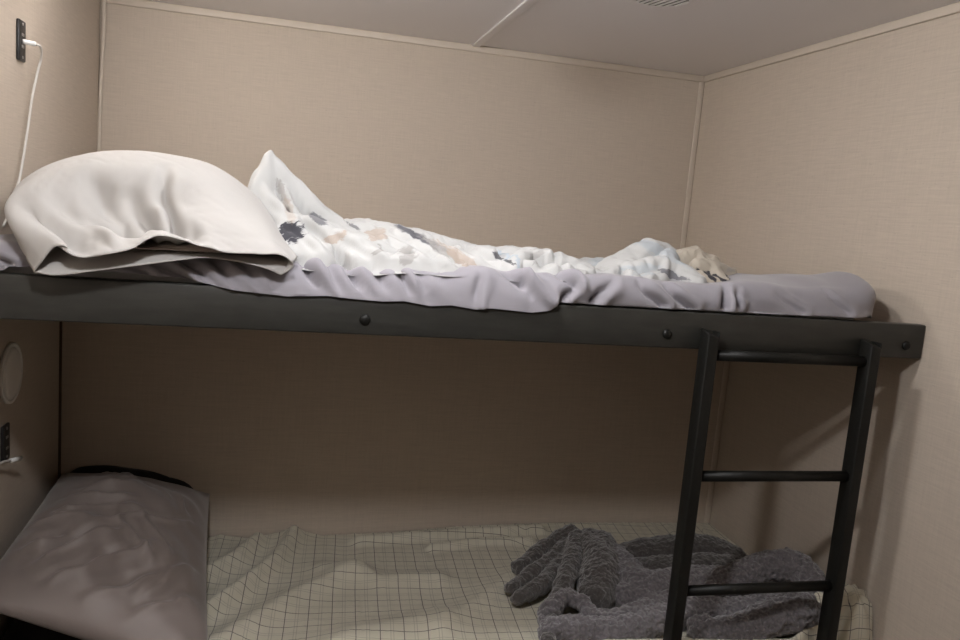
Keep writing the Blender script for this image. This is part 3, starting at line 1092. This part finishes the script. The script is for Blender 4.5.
# checked sheet
NX, NY = 260, 150
X, Y = np.meshgrid(np.linspace(0.30, L - 0.006, NX), np.linspace(-1.215, YL - 0.006, NY), indexing='ij')
zt = 0.503 + 0.018 * np.clip((X - 0.5) / 1.0, 0, 1) + 0.0 * Y
back = np.clip((Y - (-0.46)) / 0.07, 0, 1)
zt = zt + back * np.interp(X, [.3, .42, .50, .60, .64, .70, .9, 1.1, 1.3, 1.7, 1.95], [-.02, .004, -.008, .012, .010, -.006, -.004, .008, .010, .004, .0])
strokes = [
    ([(.40, -.86, 0, .025), (.48, -.74, 0, .03), (.57, -.58, 0, .03), (.62, -.42, 0, .03)], .016),
    ([(.38, -.66, 0, .03), (.47, -.55, 0, .035), (.52, -.43, 0, .03)], .014),
    ([(.46, -.95, 0, .05), (.62, -.76, 0, .05), (.78, -.64, 0, .05)], .010),
    ([(.70, -.62, 0, .05), (.84, -.70, 0, .05), (.98, -.70, 0, .05)], .008),
    ([(.80, -.46, 0, .025), (1.05, -.44, 0, .025), (1.35, -.43, 0, .02)], .010),
    ([(1.0, -.52, 0, .02), (1.15, -.49, 0, .02), (1.3, -.50, 0, .02)], .008),
    ([(.95, -.95, 0, .05), (1.1, -.80, 0, .06), (1.25, -.65, 0, .05)], .007),
    ([(.55, -1.10, 0, .06), (.75, -.95, 0, .06), (.95, -.90, 0, .06)], .008),
]
for poly, a in strokes:
    d, v = seg_dist(X, Y, poly)
    zt = zt + 2.0 * a * np.exp(-(d / (0.8 * v[..., 1])) ** 2)
# bunched up corner at the front right, by the wall
d = np.hypot((X - 1.905) / 0.085, (Y + 1.10) / 0.10)
ang = np.arctan2(Y + 1.10, X - 1.905)
zt = zt + 0.135 * np.exp(-d ** 3) * (1 + 0.10 * np.sin(ang * 9 + 1.0) * np.clip(d * 1.5, 0, 1))
d, v = seg_dist(X, Y, [(1.30, -1.10, 0, .03), (1.50, -1.125, 0, .03), (1.66, -1.14, 0, .03), (1.74, -1.15, 0, .03)])
zt = zt + np.interp(X, [1.1, 1.3, 1.6, 1.74, 1.85], [0.02, .035, .045, .06, .05]) * np.exp(-(d / 0.045) ** 2)
d, v = seg_dist(X, Y, [(1.74, -1.19, 0, .03), (1.79, -1.12, 0, .03), (1.83, -1.06, 0, .03)])
zt = zt + 0.05 * np.exp(-(d / 0.022) ** 2)
edge = np.clip((-1.085 - Y) / 0.13, 0, 1)
base = np.stack([X, np.maximum(Y + edge ** 2 * 0.06, -1.145), zt - 0.10 * edge ** 1.5], axis=2)
sg = 1.0 if grid_normals(base)[NX // 2, NY // 2, 2] > 0 else -1.0
pinm = np.zeros((NX, NY))
SH = relax(base, 1.022, 1.016, 120, 0.012, 0.5, 0.004, 7, 9.0, pinm, push=True, tang=0.012, sign=sg, limit=0.014)
SH[..., 0] = np.minimum(SH[..., 0], L - 0.003)
SH[..., 1] = np.clip(SH[..., 1], -1.146, YL - 0.003)
U = np.cumsum(np.linalg.norm(np.diff(base, axis=0, prepend=base[:1]), axis=2), axis=0)
V = np.cumsum(np.linalg.norm(np.diff(base, axis=1, prepend=base[:, :1]), axis=2), axis=1)
mid = NY // 2
UV = np.stack([U[:, mid:mid + 1] + 0 * U + 0.15 * (V - V.mean()) * 0, V], axis=2)
rotu = math.radians(4)
UV = np.stack([UV[..., 0] * math.cos(rotu) - UV[..., 1] * math.sin(rotu), UV[..., 0] * math.sin(rotu) + UV[..., 1] * math.cos(rotu)], axis=2)
sheet = obj('bed_sheet', grid_mesh('bed_sheet', smooth_grid(SH, 1), uv=UV), M['plaid'])
tag(sheet, 'rumpled cream sheet with thin dark window check on the lower bunk', 'sheet')


# lower pillow
def lp_init(u, v):
    """creases fanning over the pillow: (start u v, end u v, width, height)"""
    wu = u + 0.03 * fbm_grid(u, v, 5, 2, 21.0)
    wv = v + 0.03 * fbm_grid(u, v, 5, 2, 33.0)
    z = 0.010 * fbm_grid(u * 0.6 + v * 0.35, v * 1.3 - u * 0.5, 4.5, 2, 14.0)
    for (a, b, c, d, w, h) in [(.22, .20, .40, .15, .022, .008), (.34, .10, .56, .24, .020, .009), (.24, .34, .52, .28, .026, .012),
                               (.18, .42, .48, .38, .026, .012), (.14, .55, .30, .50, .024, .010), (.30, .50, .60, .44, .030, .010),
                               (.58, .16, .72, .30, .020, .007), (.76, .22, .84, .36, .020, .007), (.40, .58, .86, .40, .018, .010),
                               (.50, .55, .68, .72, .024, .010), (.62, .50, .76, .66, .022, .009), (.02, .62, .34, .58, .028, .012),
                               (.22, .82, .52, .62, .026, .014), (.30, .92, .66, .66, .024, .014), (.45, .95, .80, .72, .024, .012),
                               (.60, .97, .92, .78, .026, .012), (.08, .76, .26, .70, .024, .010), (.70, .84, .95, .62, .022, .008)]:
        q, t = seg_dist(wu, wv, [(a, b, .35), ((a + c) / 2, (b + d) / 2, 1.), (c, d, .25)])
        side = ((wu - a) * (d - b) - (wv - b) * (c - a)) / math.hypot(c - a, d - b)
        z += h * t[..., 0] * (1.25 * np.exp(-q / (0.62 * w)) - 0.9 * np.exp(-((side - 1.5 * w) / (0.8 * w)) ** 2) * np.exp(-(q / (2.6 * w)) ** 2))
    z = smooth_grid(z, 2)
    return 1.5 * z * np.minimum(1, 9 * np.minimum(np.minimum(u, 1 - u), np.minimum(v, 1 - v)))


lp = cushion('pillow', [(0.020, -0.432, .700), (0.390, -0.435, .646), (0.462, -1.15, .548), (0.012, -1.03, .660)], 0.16, 130, 150,
             M['taupe_case'], puff=0.5, concave=0.035, slack=1.0, seed=11.0, bend=0.0, pull=0.0, amp=0.0, nscale=7, iters=0,
             zmin=0.512, init=lp_init, limit=0.05)
tag(lp, 'large wrinkled taupe grey pillow on the lower bunk by the left wall', 'pillow')
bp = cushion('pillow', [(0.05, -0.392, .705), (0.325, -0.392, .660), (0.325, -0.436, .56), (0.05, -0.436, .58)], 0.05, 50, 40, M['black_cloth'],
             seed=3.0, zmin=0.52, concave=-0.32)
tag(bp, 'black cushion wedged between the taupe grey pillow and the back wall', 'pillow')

# ================================================================== FLEECE BLANKET
def roll(bm, pts, radii, n=14):
    k_ = max(8, len(pts) * 7)
    C_ = catmull([tuple(p) + (r,) for p, r in zip(pts, radii)], k_)
    rr = C_[:, 3].copy()
    c3 = [Vector(C_[0, :3])] + [Vector(p) for p in C_[:, :3]] + [Vector(C_[-1, :3])]
    t0 = (c3[1] - c3[2]).normalized() * rr[0] * 0.55
    t1 = (c3[-2] - c3[-3]).normalized() * rr[-1] * 0.55
    c3[0] = c3[0] + t0
    c3[-1] = c3[-1] + t1
    add_tube(bm, c3, [rr[0] * 0.55] + list(rr) + [rr[-1] * 0.55], n)
    for v in bm.verts:                       # lies on the sheet, does not sink into it
        v.co.z = max(v.co.z, 0.523)


def fleece(name, rolls, mat, parent, nub):
    bm = bmesh.new()
    for pts, radii in rolls:
        roll(bm, pts, radii)
    o = from_bm(name, bm, mat)
    keep(o, parent)
    rm = o.modifiers.new('merge', 'REMESH')
    rm.mode = 'VOXEL'
    rm.voxel_size = 0.0034
    rm.use_smooth_shade = True
    sm = o.modifiers.new('soften', 'SMOOTH')
    sm.factor = 0.5
    sm.iterations = 3
    tx = bpy.data.textures.new('pile', 'CLOUDS')
    tx.noise_scale = 0.035
    dp = o.modifiers.new('lumps', 'DISPLACE')
    dp.texture = tx
    dp.texture_coords = 'LOCAL'
    dp.strength = 0.012
    dp.mid_level = 0.5
    tv = bpy.data.textures.new('nubs', 'VORONOI')
    tv.noise_scale = 0.013
    dv = o.modifiers.new('nubs', 'DISPLACE')
    dv.texture = tv
    dv.texture_coords = 'LOCAL'
    dv.strength = nub
    dv.mid_level = 0.3
    return o


blk = empty('blanket', (1.5, -0.9, 0.52))
tag(blk, 'dark grey sherpa fleece blanket bunched up behind the ladder on the lower bunk', 'blanket')
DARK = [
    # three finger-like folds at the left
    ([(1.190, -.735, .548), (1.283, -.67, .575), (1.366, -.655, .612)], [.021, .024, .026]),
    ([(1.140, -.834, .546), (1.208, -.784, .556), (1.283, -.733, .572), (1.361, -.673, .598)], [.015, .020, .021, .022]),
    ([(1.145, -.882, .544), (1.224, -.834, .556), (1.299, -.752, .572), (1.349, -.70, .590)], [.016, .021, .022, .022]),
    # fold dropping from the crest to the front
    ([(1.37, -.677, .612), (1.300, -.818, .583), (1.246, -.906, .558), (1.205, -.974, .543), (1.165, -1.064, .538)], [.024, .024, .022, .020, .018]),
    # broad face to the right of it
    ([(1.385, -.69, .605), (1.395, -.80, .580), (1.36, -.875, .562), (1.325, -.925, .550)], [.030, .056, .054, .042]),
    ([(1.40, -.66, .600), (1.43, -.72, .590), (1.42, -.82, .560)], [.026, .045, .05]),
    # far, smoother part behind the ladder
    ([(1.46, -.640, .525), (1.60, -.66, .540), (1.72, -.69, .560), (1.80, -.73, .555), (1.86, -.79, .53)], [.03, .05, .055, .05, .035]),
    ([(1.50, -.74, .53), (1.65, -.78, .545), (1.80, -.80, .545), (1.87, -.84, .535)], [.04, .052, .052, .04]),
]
LIGHT = [
    ([(1.445, -.690, .604), (1.448, -.800, .590), (1.458, -.905, .580), (1.561, -.920, .582), (1.68, -.91, .580)], [.018, .034, .042, .040, .038]),
    ([(1.395, -.90, .56), (1.43, -.93, .56), (1.52, -.95, .56)], [.026, .036, .036]),
    # curl in the front
    ([(1.185, -.985, .535), (1.205, -.957, .556), (1.258, -.932, .572), (1.285, -.960, .568), (1.308, -1.000, .553), (1.408, -.995, .556), (1.533, -.952, .570), (1.62, -.95, .57)],
     [.017, .020, .019, .018, .019, .024, .030, .030]),
    ([(1.170, -1.033, .536), (1.20, -1.030, .548), (1.319, -1.045, .545), (1.391, -1.040, .550), (1.541, -.995, .558), (1.64, -1.0, .555)],
     [.022, .029, .030, .030, .031, .030]),
    ([(1.22, -.985, .52), (1.26, -1.0, .525), (1.40, -1.0, .525), (1.60, -.97, .525)], [.025, .034, .034, .034]),
    # right hand rolls
    ([(1.560, -.935, .57), (1.667, -.943, .602), (1.770, -.951, .642), (1.822, -.972, .658), (1.846, -1.010, .648), (1.84, -1.045, .612), (1.80, -1.05, .585)],
     [.030, .033, .036, .035, .034, .033, .03]),
    ([(1.535, -1.050, .545), (1.617, -1.078, .550), (1.70, -1.085, .580), (1.755, -1.095, .602), (1.80, -1.085, .604)], [.026, .034, .039, .041, .036]),
    ([(1.56, -.99, .54), (1.68, -1.0, .555), (1.80, -1.01, .565), (1.87, -1.0, .55)], [.030, .032, .034, .03]),
    ([(1.48, -.85, .53), (1.65, -.86, .54), (1.85, -.92, .54)], [.045, .06, .06]),
]
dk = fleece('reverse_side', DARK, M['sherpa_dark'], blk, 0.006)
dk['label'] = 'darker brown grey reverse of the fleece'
fleece('sherpa_side', LIGHT, M['sherpa'], blk, 0.011)


# ================================================================== WALL FITTINGS
def usb_outlet(yc, z0, z1, label, cat='outlet'):
    e = empty('usb_outlet', (0, yc, (z0 + z1) / 2))
    tag(e, label, cat)
    hw = 0.021
    keep(box('cover_plate', 0.0, 0.007, yc - hw, yc + hw, z0, z1, M['black_plastic'], bevel=0.003, seg=3), e)
    zc = (z0 + z1) / 2
    for dz in (0.012, -0.012):
        keep(box('port', 0.0068, 0.0082, yc - 0.0065, yc + 0.0065, zc + dz - 0.003, zc + dz + 0.003, M['metal'], bevel=0.0005), e)
    for dz in (-1, 1):
        b_ = lathe_bm([(0, 0), (0.0035, 0), (0.003, 0.001), (0, 0.0014)], (0.0068, yc, zc + dz * ((z1 - z0) / 2 - 0.008)), (1, 0, 0), 12)
        keep(from_bm('screw', b_, M['metal']), e)
    return e


usb_outlet(-0.706, 1.700, 1.783, 'black charging outlet high on the left wall above the white pillow')
usb_outlet(-0.800, 0.862, 0.940, 'black charging outlet on the left wall above the taupe grey pillow')


def cable(pts, r, plug_from, plug_to, label):
    e = empty('charging_cable', plug_from)
    tag(e, label, 'cable')
    keep(tube('plug', [plug_from, plug_to], 0.0048, M['white_plastic'], None, 14), e)
    keep(tube('cord', catmull(pts, 70), r, M['cord'], None, 10), e)
    return e


cable([(0.028, -0.694, 1.739), (0.030, -0.672, 1.740), (0.026, -0.648, 1.733), (0.020, -0.630, 1.716), (0.016, -0.632, 1.698),
       (0.012, -0.636, 1.672), (0.010, -0.656, 1.627), (0.010, -0.674, 1.583), (0.010, -0.713, 1.496), (0.012, -0.751, 1.443),
       (0.014, -0.82, 1.380), (0.02, -0.862, 1.362)], 0.0026, (0.008, -0.710, 1.740), (0.027, -0.694, 1.740),
      'white charging cable hanging from the upper wall outlet down behind the pillow')
cable([(0.018, -0.815, 0.866), (0.014, -0.85, 0.874), (0.010, -0.89, 0.872), (0.010, -0.94, 0.85), (0.010, -1.00, 0.80), (0.012, -1.06, 0.75)], 0.0026,
      (0.018, -0.815, 0.866), (0.024, -0.770, 0.856),
      'white cable end dangling just below the lower black outlet on the left wall')


def wall_light(loc, label, lens_mat, k=1.0):
    e = empty('wall_light', loc)
    tag(e, label, 'light')
    keep(from_bm('base_ring', lathe_bm([(a, d * k) for a, d in [(0.0, 0.0), (0.066, 0.0), (0.066, 0.018), (0.064, 0.022), (0.060, 0.022), (0.058, 0.018), (0.058, 0.011), (0.0, 0.011)]], loc, (1, 0, 0)), M['white_plastic']), e)
    keep(from_bm('lens', lathe_bm([(a, d * k) for a, d in [(0.0, 0.012), (0.057, 0.012), (0.056, 0.020), (0.047, 0.028), (0.027, 0.033), (0.0, 0.035)]], loc, (1, 0, 0)), lens_mat), e)
    return e


wall_light((0.0, -0.762, 1.043), 'round white wall light, switched off, low on the left wall under the bunk', M['lens'], 0.32)
area_w = math.pi * 0.057 ** 2 * 1.2
wall_light(WALL_LAMP_POS, 'round white wall light, lit, high on the left wall above the upper bunk',
           lamp_mat('lit_wall_lens', WALL_LAMP_COLOR, WALL_LAMP_POWER / (math.pi * area_w)))

area_c = math.pi * 0.05 ** 2 * 2.6


def ceiling_light(loc, power, label):
    e = empty('ceiling_light', loc)
    tag(e, label, 'light')
    keep(from_bm('base_ring', lathe_bm([(0, 0), (0.085, 0), (0.085, 0.006), (0.078, 0.010), (0, 0.010)], loc, (0, 0, -1)), M['white_plastic']), e)
    keep(from_bm('lens', lathe_bm([(0, 0.0095), (0.048, 0.0095), (0.050, 0.045), (0.044, 0.058), (0.028, 0.066), (0, 0.068)], loc, (0, 0, -1)),
                 lamp_mat('lit_ceiling_lens', CEILING_LAMP_COLOR, power / (math.pi * area_c))), e)


ceiling_light(CEILING_LAMP_POS, CEILING_LAMP_POWER, 'round lit ceiling light further out in the aisle, away from the bunks')
ceiling_light(NEAR_LAMP_POS, NEAR_LAMP_POWER, 'round lit ceiling light right beside the upper bunk rail')

# round slotted vent in the ceiling
vc = (1.392, -0.795, H)
vent = empty('ceiling_vent', vc)
tag(vent, 'round off-white slotted ceiling vent above the foot of the bunk', 'vent')
keep(from_bm('frame', lathe_bm([(0.064, 0.0), (0.078, 0.0), (0.078, 0.001), (0.074, 0.003), (0.066, 0.003), (0.064, 0.002), (0.064, 0.0)], vc, (0, 0, -1), 64), M['ceiling']), vent)
keep(from_bm('duct', lathe_bm([(0.0, 0.0003), (0.0645, 0.0003), (0.0645, 0.0006), (0, 0.0006)], vc, (0, 0, -1), 48), M['black_plastic']), vent)
th = math.radians(11)
for k_ in range(-6, 7):
    off = k_ * 0.0150
    half = math.sqrt(max(0.0645 ** 2 - off ** 2, 0))
    if half < 0.02:
        continue
    bm = bmesh.new()
    add_box(bm, -0.0042, 0.0042, -half, half, -0.003, -0.0008, 0.0008)
    s_ = from_bm('slat', bm, M['white_plastic'])
    s_.location = (off * math.cos(th), off * math.sin(th), 0)
    s_.rotation_euler = (0, 0, th)
    s_.parent = vent
